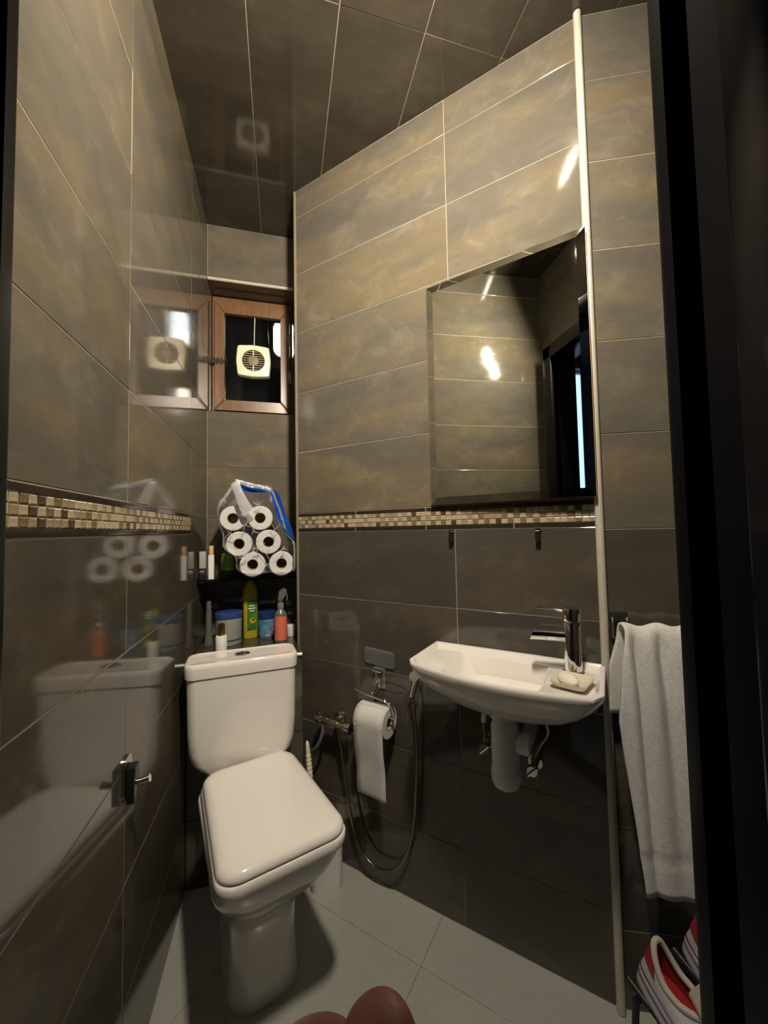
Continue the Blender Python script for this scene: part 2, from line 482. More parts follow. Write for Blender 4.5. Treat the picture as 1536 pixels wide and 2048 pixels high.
# door wall with a black door frame
J0, J1, JB, JF, ZD = .142, .662, -1.583, -1.446, 1.955
wd_ = struct('wall_door', bm=add_box(add_box(box(-.06, J0 - .02, -1.570, -1.488, 0, H), J1 + .02, 1.95, -1.570, -1.488, 0, H), J0 - .02, J1 + .02, -1.570, -1.488, ZD + .02, H), m='grout')
fd = Matrix(((-1, 0, 0, 0), (0, -1, 0, DOORY), (0, 0, 1, 0), (0, 0, 0, 1)))         # x -> -X, -y -> +Y
for xa, xb, zz in ((-.075, -.001, ZLOW + ZUP), (-1.85, -.74, ZLOW + ZUP), (-.74, -.075, [2.02, 2.112, 2.338, H - .001])):
    xs_ = [xa, xb] if xb - xa < .7 else [xa, -1.3, xb]
    zz = sorted(set(zz))
    lay(wd_, fd, xs_, zz)
wall_far = struct('wall_far', bm=box(1.92, 2.0, -1.49, -.9, 0, H), m='plaster')
door = struct('door_1')
def jamb(x_in, sgn):
    b = bmesh.new()
    x0, x1 = sorted((x_in, x_in - sgn * .05)); add_box(b, x0, x1, JB + .0, JF - .012, 0, ZD + .05, bev=.003)
    x0, x1 = sorted((x_in, x_in - sgn * .066)); add_box(b, x0, x1, JF - .045, JF, 0, ZD + .066, bev=.006)
    return b
link('door_jamb', jamb(J0, 1), 'black', door, smooth=True)
b = jamb(J1, -1)
link('door_jamb', b, 'black', door, smooth=True)
b = box(J1 - .012, J1 + .002, -1.552, -1.515, 0, ZD + .01, bev=.003); add_box(b, J1 - .018, J1 + .002, -1.585, -1.56, 0, ZD + .01, bev=.004)
M['black_gloss'] = mat('black_gloss', (.008, .008, .011), .14)
link('door_stop', b, 'black_gloss', door, smooth=True)
b = box(J0 - .05, J1 + .05, JB, JF - .012, ZD, ZD + .05, bev=.003); add_box(b, J0 - .066, J1 + .066, JF - .045, JF, ZD, ZD + .066, bev=.006)
link('door_head', b, 'black', door, smooth=True)
link('threshold', box(J0, J1, JB, -1.49, 0, .012, bev=.004), 'black', door, smooth=True)

# hallway behind the camera, with a tall window to the left
hall = struct('wall_hallway', bm=add_box(add_box(box(-1.6, 2.0, -4.0, -3.9, -.05, 2.8), 1.9, 2.0, -3.9, -1.6, -.05, 2.8), -1.6, -.06, -1.62, -1.53, -.05, 2.8), m='plaster')
hl = loft([[(-1.6, -3.9, z), (-1.6, -3.02, z), (-1.5, -2.832, z), (-1.5, -3.9, z)] for z in (-.05, 2.8)])
add_box(hl, -1.6, -1.5, -1.75, -1.62, -.05, 2.8); add_box(hl, -1.6, -1.5, -3.01, -1.75, -.05, .95); add_box(hl, -1.6, -1.5, -3.01, -1.75, 2.66, 2.8)
struct('wall_hall_left', bm=hl, m='plaster')
struct('floor_hallway', bm=box(-1.6, 2.0, -4.0, -1.71, -.08, -.003), m='plaster')
struct('ceiling_hallway', bm=box(-1.6, 2.0, -4.0, -1.62, 2.8, 2.88), m='plaster')
w2 = struct('window_2')
b = bmesh.new()
for y0, y1, z0, z1 in ((-3.0, -1.75, .951, 1.0), (-3.0, -1.75, 2.63, 2.659), (-1.79, -1.751, 1.0, 2.63), (-2.38, -2.34, 1.0, 2.63)):
    add_box(b, -1.60, -1.57, y0, y1, z0, z1, bev=.004, seg=1)
link('window_frame', b, 'whitep', w2)

# trims
struct('trim_1', bm=tube([(1.049, -.9585, .002), (1.049, -.9585, H - .002)], .0095, 12), m='bead')['label'] = 'cream bead up the outer corner beside the mirror'
struct('trim_2', bm=tube([(.3565, -.2465, .70), (.3565, -.2465, H - .002)], .0035, 8), m='bead_dark')
t3 = struct('trim_3', bm=tube([(.002, -.349, .697), (.366, -.349, .697)], .007, 10), m='bead')
struct('trim_4', bm=tube([(.002, -.002, 2.208), (.354, -.002, 2.208)], .0065, 10), m='bead')

# window_1 in the recess
win = struct('window_1')
WY = .112
b = bmesh.new()
for a in ((.002, .353, 1.638, 1.668), (.002, .353, 2.172, 2.199)): add_box(b, a[0], a[1], WY, WY + .04, a[2], a[3], bev=.002, seg=1)
for a in ((.002, .012), (.343, .353)): add_box(b, a[0], a[1], WY, WY + .04, 1.668, 2.172, bev=.002, seg=1)
link('window_frame', b, 'wood', win)
sash = bpy.data.objects.new('sash', None); COL.objects.link(sash); sash.parent = win
SY = WY - .014
def rail(x0, x1, z0, z1, mit, vert):
    """mitred rail"""
    if vert: f = [(x0, z0), (x1, z0 + mit[0]), (x1, z1 - mit[1]), (x0, z1)]
    else: f = [(x0, z0), (x1, z0), (x1 - mit[1], z1), (x0 + mit[0], z1)]
    return f
X0, X1, Z0, Z1, RW_ = .0135, .3415, 1.670, 2.170, .044
PX0, PX1, PZ0, PZ1 = .055, .300, 1.719, 2.118
for f in ([(X0, Z0), (X1, Z0), (PX1, PZ0), (PX0, PZ0)], [(X0, Z1), (PX0, PZ1), (PX1, PZ1), (X1, Z1)], [(X0, Z0), (PX0, PZ0), (PX0, PZ1), (X0, Z1)], [(X1, Z0), (X1, Z1), (PX1, PZ1), (PX1, PZ0)]):
    t = loft([[(x, SY + .003, z) for x, z in f], [(x, SY + .034, z) for x, z in f]])
    cx = sum(p[0] for p in f) / 4; cz = sum(p[1] for p in f) / 4
    add_loft(t, [[(x + (cx - x) * .04, SY, z + (cz - z) * .04) for x, z in f], [(x, SY + .0031, z) for x, z in f]])
    link('sash_rail', t, 'wood', sash)
link('pane', box(PX0 - .004, PX1 + .004, SY + .016, SY + .021, PZ0 - .004, PZ1 + .004), 'pane', sash)
for z in (2.02, 1.84):
    link('hinge', add_lathe(box(.332, .350, SY - .003, SY + .0, z - .025, z + .025), [(.004, z - .028), (.004, z + .028)], 10, cx=.345, cy=SY - .004), 'steel', sash)
lt = link('latch', add_box(box(.012, .050, SY - .006, SY, 1.884, 1.900, bev=.002), -.0, .012, WY - .022, WY - .006, 1.880, 1.904, bev=.002), 'chrome', sash)
bb = tube([(.003, SY - .012, 1.892), (.060, SY - .012, 1.892)], .0055, 10)
for x in (.016, .030, .046): add_box(bb, x - .004, x + .004, SY - .019, SY - .001, 1.881, 1.903, bev=.001, seg=1)
link('latch_bolt', bb, 'chrome', lt, smooth=True)

# extractor fan fixed through the pane
FY = SY + .016
fan = thing('extractor_fan', 'square cream extractor fan with round louvred grille fixed in the window pane', 'fan', Matrix.Translation((.180, FY, 1.905)))
def frr(h, y, n=.012): return [(x, y, z) for x, z, _ in [(p[0], p[1], 0) for p in rrect(h, h, .014, 0, k=4)]]
def bulge(h, y, n=15):
    out = []
    for i in range(48):
        a = 2 * math.pi * (i + .0) / 48; c, q = math.cos(a), math.sin(a)
        r = h * (1 + .065 * math.cos(2 * a) ** 2) / (abs(c) ** n + abs(q) ** n) ** (1 / n)
        out.append((r * c, y, r * q))
    return out
def ringy(r, y, k=48):
    return [(r * math.cos(a), y, r * math.sin(a)) for a in [math.pi / 4 * 0 + 2 * math.pi * (i + .0) / k for i in range(k)]]
pl = loft([bulge(.071, -.001), bulge(.0715, -.016), bulge(.068, -.023), bulge(.055, -.0265, 3), ringy(.050, -.0265), ringy(.048, -.012)], cap1=False)
link('faceplate', pl, 'cream', fan, smooth=True).matrix_parent_inverse = Matrix()
link('grille_backing', loft([ringy(.0478, -.012), ringy(.0478, -.009)]), 'grille', fan)
for k in range(9):
    z = -.042 + k * .0105; hw = math.sqrt(max(.0002, .048 ** 2 - z * z)) - .0006
    link('slat', box(-hw, hw, -.024, -.013, z - .0022, z + .0022), 'slat', fan)
link('hub', loft([ringy(.0235, -.012), ringy(.0235, -.0245), ringy(.019, -.0262)]), 'slat', fan, smooth=True)
link('grille_bar', box(-.002, .002, -.0252, -.013, -.0475, .0475), 'cream', fan)
cord = tag(link('pull_cord', tube([(.186, SY + .010, 2.116), (.184, SY + .008, 2.05), (.183, SY + .004, 1.985)], .0018, 6), 'whitep'), 'thin white cord hanging down the window glass to the fan', 'cord')

# ------------------------------------------------------------------ lamps
dl = thing('wall_lamp', 'lit slim oval wall lamp over the black door, seen only in reflections', 'lamp', frame((.472, DOORY, 2.21), math.pi))
RXL = Matrix.Translation((0, -.022, 0)) @ Matrix.Rotation(math.radians(90 + 22), 4, 'X')
link('bracket', box(-.03, .03, -.030, -.001, -.05, .05, bev=.004), 'steel', dl, smooth=True)
link('housing', loft([rrect(.052, .112, .05, .001), rrect(.052, .112, .05, .040), rrect(.047, .107, .046, .046), rrect(.0405, .1005, .040, .046), rrect(.0405, .1005, .040, .034)], cap1=False), 'steel', dl, smooth=True, matrix=RXL)
link('diffuser', loft([rrect(.040, .100, .0395, .036), rrect(.038, .098, .0375, .043), rrect(.025, .08, .0245, .047)]), 'lamp_door', dl, smooth=True, matrix=RXL)
cl = thing('bulkhead_lamp', 'lit oval bulkhead lamp glowing out in the dark shaft behind the window pane', 'lamp', Matrix.Translation((.305, .86, 2.385)))
link('lamp_rim', loft([rrect(.058, .125, .055, .03), rrect(.058, .125, .055, -.005)]), 'steel', cl, matrix=Matrix.Rotation(math.radians(90), 4, 'X'))
link('diffuser', loft([rrect(.05, .115, .048, 0.03), rrect(.045, .11, .043, .05), rrect(.03, .08, .03, .07)]), 'lamp_shaft', cl, smooth=True, matrix=Matrix.Rotation(math.radians(90), 4, 'X'))

#@@OBJECTS@@
# ------------------------------------------------------------------ toilet
TT = frame((.200, -.500, 0), math.radians(17))
toilet = thing('toilet', 'white ceramic toilet with square lid closed and boxy cistern, in the alcove', 'toilet', TT)
secs = [(0, .112, .118, .086, .065), (.05, .112, .115, .082, .065), (.12, .112, .112, .080, .065), (.18, .114, .116, .083, .068), (.225, .121, .130, .091, .072),
        (.265, .137, .153, .107, .078), (.31, .155, .176, .124, .076), (.355, .169, .191, .1355, .068), (.395, .175, .197, .140, .058), (.408, .175, .195, .138, .056), (.411, .175, .191, .134, .054)]
def smooth_secs(T, per=5):
    out = []
    for i in range(len(T) - 1):
        a, b_, c, d = T[max(i - 1, 0)], T[i], T[i + 1], T[min(i + 2, len(T) - 1)]
        for k in range(per):
            t = k / per
            out.append([.5 * (2 * q + (r - p) * t + (2 * p - 5 * q + 4 * r - u) * t * t + (3 * q - p - 3 * r + u) * t ** 3) for p, q, r, u in zip(a, b_, c, d)])
    return out + [list(T[-1])]
b = loft([rrect(hw, hl, r, z, cy=-f, k=10, taper=.03) for z, f, hl, hw, r in smooth_secs(secs)])
link('bowl', b, 'ceramic', toilet, smooth=True, angle=75)
b = loft([rrect(.075, .07, .04, z, cy=.025, k=6) for z in (0, .2)] + [rrect(hx, hy, .03, z, cy=.025, k=6) for hx, hy, z in ((.09, .07, .32), (.105, .078, .40), (.103, .074, .412))])
link('rear_deck', b, 'ceramic', toilet, smooth=True, angle=55)
b = bmesh.new()
R0 = lambda hx, hy, r, z: rrect(hx * 1.03, hy * 1.055, r, z, cy=-.194, k=8, taper=.06)
add_loft(b, [R0(.130, .187, .046, .411), R0(.1325, .1895, .049, .416), R0(.1325, .1895, .049, .430), R0(.130, .187, .047, .434)])
link('seat', b, 'lidplastic', toilet, smooth=True, angle=55)
b = loft([R0(.125, .181, .043, .4342), R0(.1290, .1850, .046, .438), R0(.1290, .1850, .046, .4425), R0(.1265, .1825, .045, .449), R0(.121, .177, .045, .4545), R0(.110, .166, .045, .4582), R0(.09, .146, .04, .4600), R0(.03, .05, .02, .4610)])
link('lid', b, 'lidplastic', toilet, smooth=True, angle=60)
for x in (-.075, .075):
    link('hinge', tube([(x - .018, .004, .432), (x + .018, .004, .432)], .009, 12), 'lidplastic', toilet, smooth=True)
link('bolt_cap', lathe([(.011, .0), (.011, .006), (.006, .012)], 14), 'blackp', toilet, smooth=True, matrix=Matrix.Translation((-.086, .0, .10)) @ Matrix.Rotation(math.radians(-90), 4, 'Y'))
TC = TT.inverted() @ frame((.1815, -.4345, 0), math.radians(6.2))
def TR(hx, hy, r, z, bow=.006): return rrect(hx, hy, r, z, k=8, bow=bow)
b = loft([TR(.088, .040, .03, .414), TR(.108, .050, .035, .421), TR(.126, .054, .035, .434), TR(.141, .056, .03, .455), TR(.150, .057, .03, .487), TR(.1535, .0575, .028, .54), TR(.155, .0575, .028, .62), TR(.156, .058, .028, .7)])
link('cistern', b, 'ceramic', toilet, smooth=True, matrix=TC, angle=60)
b = loft([TR(.155, .058, .028, .7003), TR(.1605, .062, .03, .702), TR(.1615, .063, .03, .730), TR(.160, .0615, .03, .740), TR(.155, .057, .028, .7435), TR(.151, .053, .026, .7415), TR(.10, .03, .02, .7412)])
link('cistern_lid', b, 'ceramic', toilet, smooth=True, matrix=TC, angle=60)
bt = link('flush_button', lathe([(.024, .7405), (.024, .744), (.021, .746)], 28, cx=-.003, cy=-.002, sy=.8), 'chrome', toilet, smooth=True, matrix=TC)
link('button_split', box(-.0035, -.0025, -.0205, .0165, .7455, .7466), 'blackp', bt, matrix=TC)

# toilet brush beside the bowl
br = thing('toilet_brush', 'white ribbed toilet brush handle standing in a holder right of the toilet', 'brush', Matrix.Translation((.430, -.425, 0)))
link('holder', loft([rrect(.048, .048, .02, 0), rrect(.050, .050, .02, .01), rrect(.052, .052, .022, .12), rrect(.055, .055, .024, .135), rrect(.050, .050, .02, .14), rrect(.046, .046, .02, .128)]), 'whitep', br, smooth=True)
hp = [Vector((-.030, 0, .10)), Vector((-.042, .004, .27))]
link('shaft', tube(hp, .006, 10), 'whitep', br, smooth=True)
pts, rad = [], []
for i in range(41):
    t = i / 40
    pts.append(Vector((-.042, .004, .27)).lerp(Vector((-.054, .010, .437)), t))
    rad.append((.0062 + .0032 * math.sin(math.pi * min(1, t * 1.1)) + (.0012 * math.sin(t * 80) if .15 < t < .80 else 0)) * (1 if t < .9 else max(.25, math.sqrt(max(0, 1 - ((t - .9) / .1) ** 2)))))
link('handle', tube(pts, rad, 12), 'cream', br, smooth=True, angle=80)

# ------------------------------------------------------------------ glass shelf and what stands on it
sh = thing('glass_shelf', 'dark clear glass shelf across the alcove above the toilet cistern', 'shelf', Matrix.Translation((0, 0, .9435)))
link('glass_plate', box(.004, .351, -.205, -.006, 0, .008, bev=.0015, seg=1), 'shelfglass', sh)
for x, sx in ((.004, 1), (.351, -1)):
    for y in (-.06, -.17):
        link('bracket', box(min(x, x + sx * .018), max(x, x + sx * .018), y - .008, y + .008, -.006, -.0003, bev=.001, seg=1), 'chrome', sh)
ST_ = .9518
def roll_mesh(name, hl, r, core, m='paper', tw=0):
    pass
rollpos = [(.123, 1.174, 'top left'), (.221, 1.175, 'top right'), (.145, 1.078, 'middle left'), (.251, 1.083, 'middle right'), (.193, .9985, 'bottom left'), (.299, .9985, 'bottom right')]
first = None
for x, z, wh in rollpos:
    lab = f'white toilet roll, {wh} one of six in the clear pack'
    mt = Matrix.Translation((x, -.140, z))
    if first is None:
        first = thing('toilet_roll', lab, 'toilet roll', mt, 'toilet rolls in the clear pack')
        Rm = Matrix.Rotation(math.radians(90), 4, 'X')
        b = bmesh.new()
        add_loft(b, [circ(.0205, -.0495, 32), circ(.0435, -.0495, 32), circ(.0464, -.047, 32), circ(.0464, .047, 32), circ(.0435, .0495, 32), circ(.0205, .0495, 32)], False, False)
        link('paper', b, 'paper', first, smooth=True, matrix=Rm)
        b = bmesh.new(); add_loft(b, [circ(.0205, -.0485, 32), circ(.0190, -.0485, 32), circ(.0190, .0485, 32), circ(.0205, .0485, 32), circ(.0205, -.0485, 32)], False, False)
        link('core', b, 'card', first, smooth=True, matrix=Rm)
    else:
        r = first.copy(); COL.objects.link(r); r.matrix_world = mt @ Matrix.Rotation(random.uniform(0, 6), 4, 'Y'); r['label'] = lab
        for ch in first.children:
            c = ch.copy(); COL.objects.link(c); c.parent = r
# clear wrapper around the rolls
pk = thing('plastic_wrapper', 'crumpled clear and blue plastic wrapper around the pack of toilet rolls', 'wrapper', Matrix.Translation((0, 0, 0)))
def cr(pts, per=5):
    P = [Vector((x, 0, z)) for x, z in pts]; n = len(P); out = []
    for i in range(n):
        a, b_, c, d = P[i - 1], P[i], P[(i + 1) % n], P[(i + 2) % n]
        for k in range(per):
            t = k / per
            out.append(.5 * ((2 * b_) + (c - a) * t + (2 * a - 5 * b_ + 4 * c - d) * t * t + (3 * b_ - a - 3 * c + d) * t ** 3))
    return out
out_ = [(.071, 1.17), (.074, 1.225), (.100, 1.265), (.125, 1.305), (.150, 1.318), (.185, 1.306), (.225, 1.300), (.262, 1.292), (.288, 1.232), (.306, 1.175), (.322, 1.12), (.351, 1.075), (.3525, 1.01), (.345, .969), (.27, .9662), (.17, .9662), (.139, .985), (.133, 1.03), (.093, 1.065), (.090, 1.11)]
rg = random.Random(4)
ring0 = cr(out_)
cx, cz = .21, 1.10
def ring_at(y, s, j):
    o = []
    for p in ring0:
        q = Vector((cx + (p.x - cx) * s + rg.uniform(-j, j), y + rg.uniform(-j, j) * 1.5, cz + (p.z - cz) * s + rg.uniform(-j, j)))
        q.z = max(q.z, ST_ + .0004); q.x = min(q.x, .3535); o.append(q)
    return o
b = loft([ring_at(-.2215, .93, .001), ring_at(-.218, .99, .0015), ring_at(-.19, 1.0, .0015), ring_at(-.15, 1.0, .0015), ring_at(-.112, .97, .0015)], cap0=False, cap1=True)
link('clear_film', b, 'film', pk, smooth=True, angle=180)
b = bmesh.new()
for P, rr in (([(.100, -.214, 1.262), (.124, -.222, 1.300), (.146, -.220, 1.318)], .004), ):
    pass
def ribbon(P, Q, nsub=5):
    P = spline(P, nsub); Q = spline(Q, nsub)
    bb = bmesh.new()
    a = [bb.verts.new(p) for p in P]; c = [bb.verts.new(q) for q in Q]
    m_ = [bb.verts.new((p + q) / 2 + Vector((rg.uniform(-.002, .002), -.006, rg.uniform(-.002, .002)))) for p, q in zip(P, Q)]
    for u_, v_ in ((a, m_), (m_, c)):
        for i in range(len(u_) - 1): bb.faces.new((u_[i], u_[i + 1], v_[i + 1], v_[i]))
    return bb
o = link('strap', ribbon([(.120, -.223, 1.298), (.133, -.226, 1.262), (.148, -.226, 1.216), (.164, -.226, 1.180)], [(.148, -.223, 1.317), (.158, -.228, 1.284), (.182, -.229, 1.236), (.206, -.227, 1.200)]), 'filmwhite', pk, smooth=True, angle=180)
o = link('top_fold', ribbon([(.136, -.222, 1.318), (.175, -.222, 1.308), (.225, -.222, 1.296), (.262, -.222, 1.284)], [(.146, -.215, 1.303), (.180, -.215, 1.290), (.225, -.215, 1.282), (.258, -.216, 1.270)]), 'filmwhite', pk, smooth=True, angle=180)
o = link('blue_print', ribbon([(.248, -.205, 1.300), (.262, -.212, 1.262), (.276, -.222, 1.205), (.288, -.226, 1.165), (.330, -.226, 1.106), (.348, -.222, 1.090)], [(.245, -.165, 1.304), (.285, -.165, 1.275), (.308, -.165, 1.215), (.326, -.165, 1.165), (.346, -.165, 1.112), (.352, -.165, 1.085)]), 'bluefilm', pk, smooth=True, angle=180)
o = link('blue_back', ribbon([(.150, -.205, 1.304), (.20, -.195, 1.296), (.252, -.200, 1.292)], [(.160, -.20, 1.275), (.20, -.195, 1.272), (.250, -.200, 1.272)]), 'bluefilm', pk, smooth=True, angle=180)

b = bmesh.new()
gaps = [(.172, 1.150), (.198, 1.125), (.170, 1.035), (.245, 1.035), (.222, 1.060), (.275, 1.128), (.118, 1.118), (.300, 1.055), (.246, 1.000), (.22, 1.222)]
for gx, gz in gaps:
    for k in range(5):
        a = rg.uniform(0, 6.283); l = rg.uniform(.016, .036); a2 = a + rg.uniform(-.5, .5)
        p0 = Vector((gx, -.2232, gz)); p1 = p0 + Vector((math.cos(a) * l * .5, -.0015, math.sin(a) * l * .5)); p2 = p1 + Vector((math.cos(a2) * l * .5, .0012, math.sin(a2) * l * .5))
        p2.z = max(p2.z, .9535); p1.z = max(p1.z, .9535)
        add_tube(b, [p0, p1, p2], [.0009, .0011, .0003], 5)
link('film_creases', b, 'filmwhite', pk, smooth=True)['kind'] = 'stuff'

bt = thing('perfume_bottle', 'small dark bottle with white cap at the left end of the glass shelf', 'bottle', Matrix.Translation((.019, -.185, ST_)))
link('body', loft([rrect(.0125, .011, .004, 0), rrect(.0125, .011, .004, .03), rrect(.006, .006, .003, .036)]), 'blackp', bt, smooth=True)
link('collar', lathe([(.0065, .036), (.0065, .041)], 14), 'gold', bt, smooth=True)
link('cap', loft([rrect(.0115, .010, .004, .041), rrect(.0115, .010, .004, .100), rrect(.010, .0085, .004, .102)]), 'tub', bt, smooth=True)
bt = thing('lotion_tube', 'pale slim tube with peach cap on the shelf beside the dark bottle', 'tube', Matrix.Translation((.046, -.175, ST_)))
link('body', loft([rrect(.010, .009, .006, 0), rrect(.0105, .009, .006, .05), rrect(.0105, .0085, .006, .088)]), 'whitep', bt, smooth=True)
link('cap', lathe([(.0085, .0885), (.0085, .120), (.007, .122)], 16), 'peach', bt, smooth=True)
bt = thing('green_label_bottle', 'dark green bottle with bright green label left of the toilet roll pack', 'bottle', Matrix.Translation((.092, -.060, ST_)))
link('body', lathe([(.026, 0), (.028, .004), (.028, .092), (.020, .115), (.010, .130), (.009, .142)], 22), 'darkbottle', bt, smooth=True)
link('label', lathe([(.0283, .020), (.0283, .088)], 22, cap0=False, cap1=False), 'greenlight', bt, smooth=True)
link('cap', lathe([(.011, .1422), (.011, .158), (.009, .160)], 16), 'blackp', bt, smooth=True)

# ------------------------------------------------------------------ bottles on the ledge
LZ = .7008
bt = thing('slim_bottle', 'slim grey bottle with flared foot in the left corner of the ledge', 'bottle', Matrix.Translation((.033, -.145, LZ)))
link('body', lathe([(.017, 0), (.018, .004), (.014, .025), (.0105, .05), (.0105, .13)], 18), 'smoke', bt, smooth=True)
link('cap', lathe([(.0085, .1302), (.0085, .158), (.006, .164)], 16), 'smoke', bt, smooth=True)
bt = thing('cleaning_tub', 'round white tub with blue lid on the ledge behind the gold capped bottle', 'tub', Matrix.Translation((.103, -.140, LZ)))
link('body', lathe([(.044, 0), (.046, .006), (.047, .10)], 28), 'tub', bt, smooth=True)
link('lid', lathe([(.0495, .1002), (.0495, .116), (.046, .119), (.02, .1195)], 28), 'bluelid', bt, smooth=True)
link('blue_band', lathe([(.0452, .006), (.0467, .022)], 28, cap0=False, cap1=False), 'bluelid', bt, smooth=True)
bt = thing('cleaner_bottle', 'tall yellow cleaner bottle with green and white label under the glass shelf', 'bottle', Matrix.Translation((.1755, -.080, LZ)) @ Matrix.Rotation(math.radians(12), 4, 'Z'))
link('body', loft([rrect(.026, .017, .012, 0), rrect(.0285, .019, .013, .006), rrect(.0275, .019, .013, .10), rrect(.0285, .019, .013, .17), rrect(.027, .018, .013, .198), rrect(.015, .013, .010, .218), rrect(.013, .012, .010, .222)], ), 'yellow', bt, smooth=True, angle=60)
link('cap', lathe([(.0125, .2222), (.0125, .243), (.010, .246)], 18), 'green', bt, smooth=True)
lb = link('label', loft([rrect(.018, .0004, .0002, z, cx=.004, cy=-.0198) for z in (.032, .15)]), 'green', bt)
for i, (z, hx) in enumerate(((.128, .011), (.118, .014), (.108, .009))):
    t = bmesh.new(); add_box(t, .004 - hx, .004 + hx, -.0206, -.0199, z - .002, z + .002)
    link('print', t, 'whitep', lb)
link('label_patch', lathe([(.012, 0), (.012, .0008)], 20), 'yellow', lb, matrix=Matrix.Translation((.006, -.0203, .070)) @ Matrix.Rotation(math.radians(90), 4, 'X'))
link('label_dot', lathe([(.004, 0), (.004, .0008)], 14), 'blackp', lb, matrix=Matrix.Translation((.009, -.0212, .074)) @ Matrix.Rotation(math.radians(90), 4, 'X'))
bt = thing('powder_tub', 'small blue printed tub with dark blue lid between yellow and pink bottles', 'tub', Matrix.Translation((.2395, -.085, LZ)))
link('body', lathe([(.031, 0), (.033, .005), (.034, .075)], 26), 'bluelabel', bt, smooth=True)
link('lid', lathe([(.036, .0752), (.036, .099), (.033, .102), (.01, .1025)], 26), 'bluelid2', bt, smooth=True)
pr = tube(spline([(.004 + .0345 * math.sin(a) * 0 + .036 * math.sin(a), -.036 * math.cos(a), z) for a, z in ((.0, .018), (.35, .022), (.7, .036))], 6), .0022, 8)
link('swoosh_print', pr, 'redprint', bt, smooth=True)
pr = tube(spline([(.0355 * math.sin(a), -.0355 * math.cos(a), z) for a, z in ((-.1, .012), (.3, .013), (.7, .024))], 6), .0016, 8)
link('white_print', pr, 'whitep', bt, smooth=True)
bt = thing('spray_bottle', 'coral pink spray bottle with clear trigger head at the right end of ledge', 'spray bottle', Matrix.Translation((.2945, -.205, LZ)))
link('body', lathe([(.0215, 0), (.023, .003), (.023, .108), (.019, .118), (.011, .126), (.010, .132)], 26), 'smoke', bt, smooth=True)
link('label', lathe([(.0233, .016), (.0233, .104)], 26, cap0=False, cap1=False), 'coral', bt, smooth=True)
link('label_line', lathe([(.02338, .0290), (.02338, .0302)], 26, cap0=False, cap1=False), 'coraldark', bt, smooth=True)
link('collar', lathe([(.0115, .1322), (.0115, .150), (.009, .154)], 20), 'clearp', bt, smooth=True)
hd = loft([[(x, y, z) for x, z in zip((-.010, -.006, .012, .022, .022, .004), zz)] for y, zz in ((-.008, (.160, .196, .206, .200, .186, .158)), (.008, (.160, .196, .206, .200, .186, .158)))])
link('spray_head', hd, 'smoke', bt)
link('trigger', tube(spline([(.018, 0, .188), (.024, 0, .176), (.022, 0, .160)], 5), .003, 8), 'smoke', bt, smooth=True)
bt = thing('small_jar', 'tiny white jar in the right corner of the ledge behind coral bottle', 'jar', Matrix.Translation((.3345, -.110, LZ)))
link('body', lathe([(.0165, 0), (.018, .003), (.018, .030)], 20), 'whitep', bt, smooth=True)
link('lid', lathe([(.0188, .0302), (.0188, .043), (.016, .045)], 20), 'whitep', bt, smooth=True)
bt = thing('gold_cap_bottle', 'white round bottle with shiny gold cap behind the left end of cistern', 'bottle', Matrix.Translation((.1015, -.3185, LZ)))
link('body', lathe([(.0175, 0), (.0185, .003), (.0185, .072), (.0175, .0745), (.012, .075)], 24), 'whitep', bt, smooth=True)
link('cap', lathe([(.0115, .0752), (.0115, .110), (.010, .1135), (.004, .1145)], 22), 'gold', bt, smooth=True)

# ------------------------------------------------------------------ mirror
MIRROT = FR @ Matrix.Translation((.5525, -.0135, 1.1925)) @ Matrix.Rotation(math.radians(-2.5), 4, 'Z')
mw, mh, bv = .4365, .668, .021
mi = thing('wall_mirror', 'tall frameless mirror with slanted edges on the tiled wall above the washbasin', 'mirror', MIRROT)
link('mirror_back', box(-.0012, mw + .0012, .0005, .005, -.0012, mh + .0012), 'mahog', mi)
b = bmesh.new(); v = [b.verts.new(p) for p in ((bv, -.0035, bv), (mw - bv, -.0035, bv), (mw - bv, -.0035, mh - bv), (bv, -.0035, mh - bv))]; b.faces.new(v)
link('mirror_glass', b, 'mirror', mi)
for q in ([(0, 0), (mw, 0), (mw - bv, bv), (bv, bv)], [(mw, 0), (mw, mh), (mw - bv, mh - bv), (mw - bv, bv)], [(mw, mh), (0, mh), (bv, mh - bv), (mw - bv, mh - bv)], [(0, mh), (0, 0), (bv, bv), (bv, mh - bv)]):
    b = bmesh.new()
    v = [b.verts.new((x, -.0035 if 0 < x < mw and 0 < z < mh else -.0010, z)) for x, z in q]; b.faces.new(v)
    link('bevel', b, 'mirror', mi)

# clips under the mosaic border
for s_, lab in ((.611, 'small chrome and black shelf clip under the mosaic, left one below the mirror'), (.8495, 'small chrome and black shelf clip under the mosaic, right one nearer the corner')):
    t = thing('shelf_clip', lab, 'clip', FR @ Matrix.Translation((s_, 0, 1.082)), 'shelf clips under the mirror')
    link('clip_body', box(-.006, .006, -.016, -.0002, 0, .028, bev=.0015, seg=1), 'blackp', t)
    link('clip_cap', box(-.0072, .0072, -.019, -.0002, .0282, .036, bev=.002, seg=1), 'chrome', t)

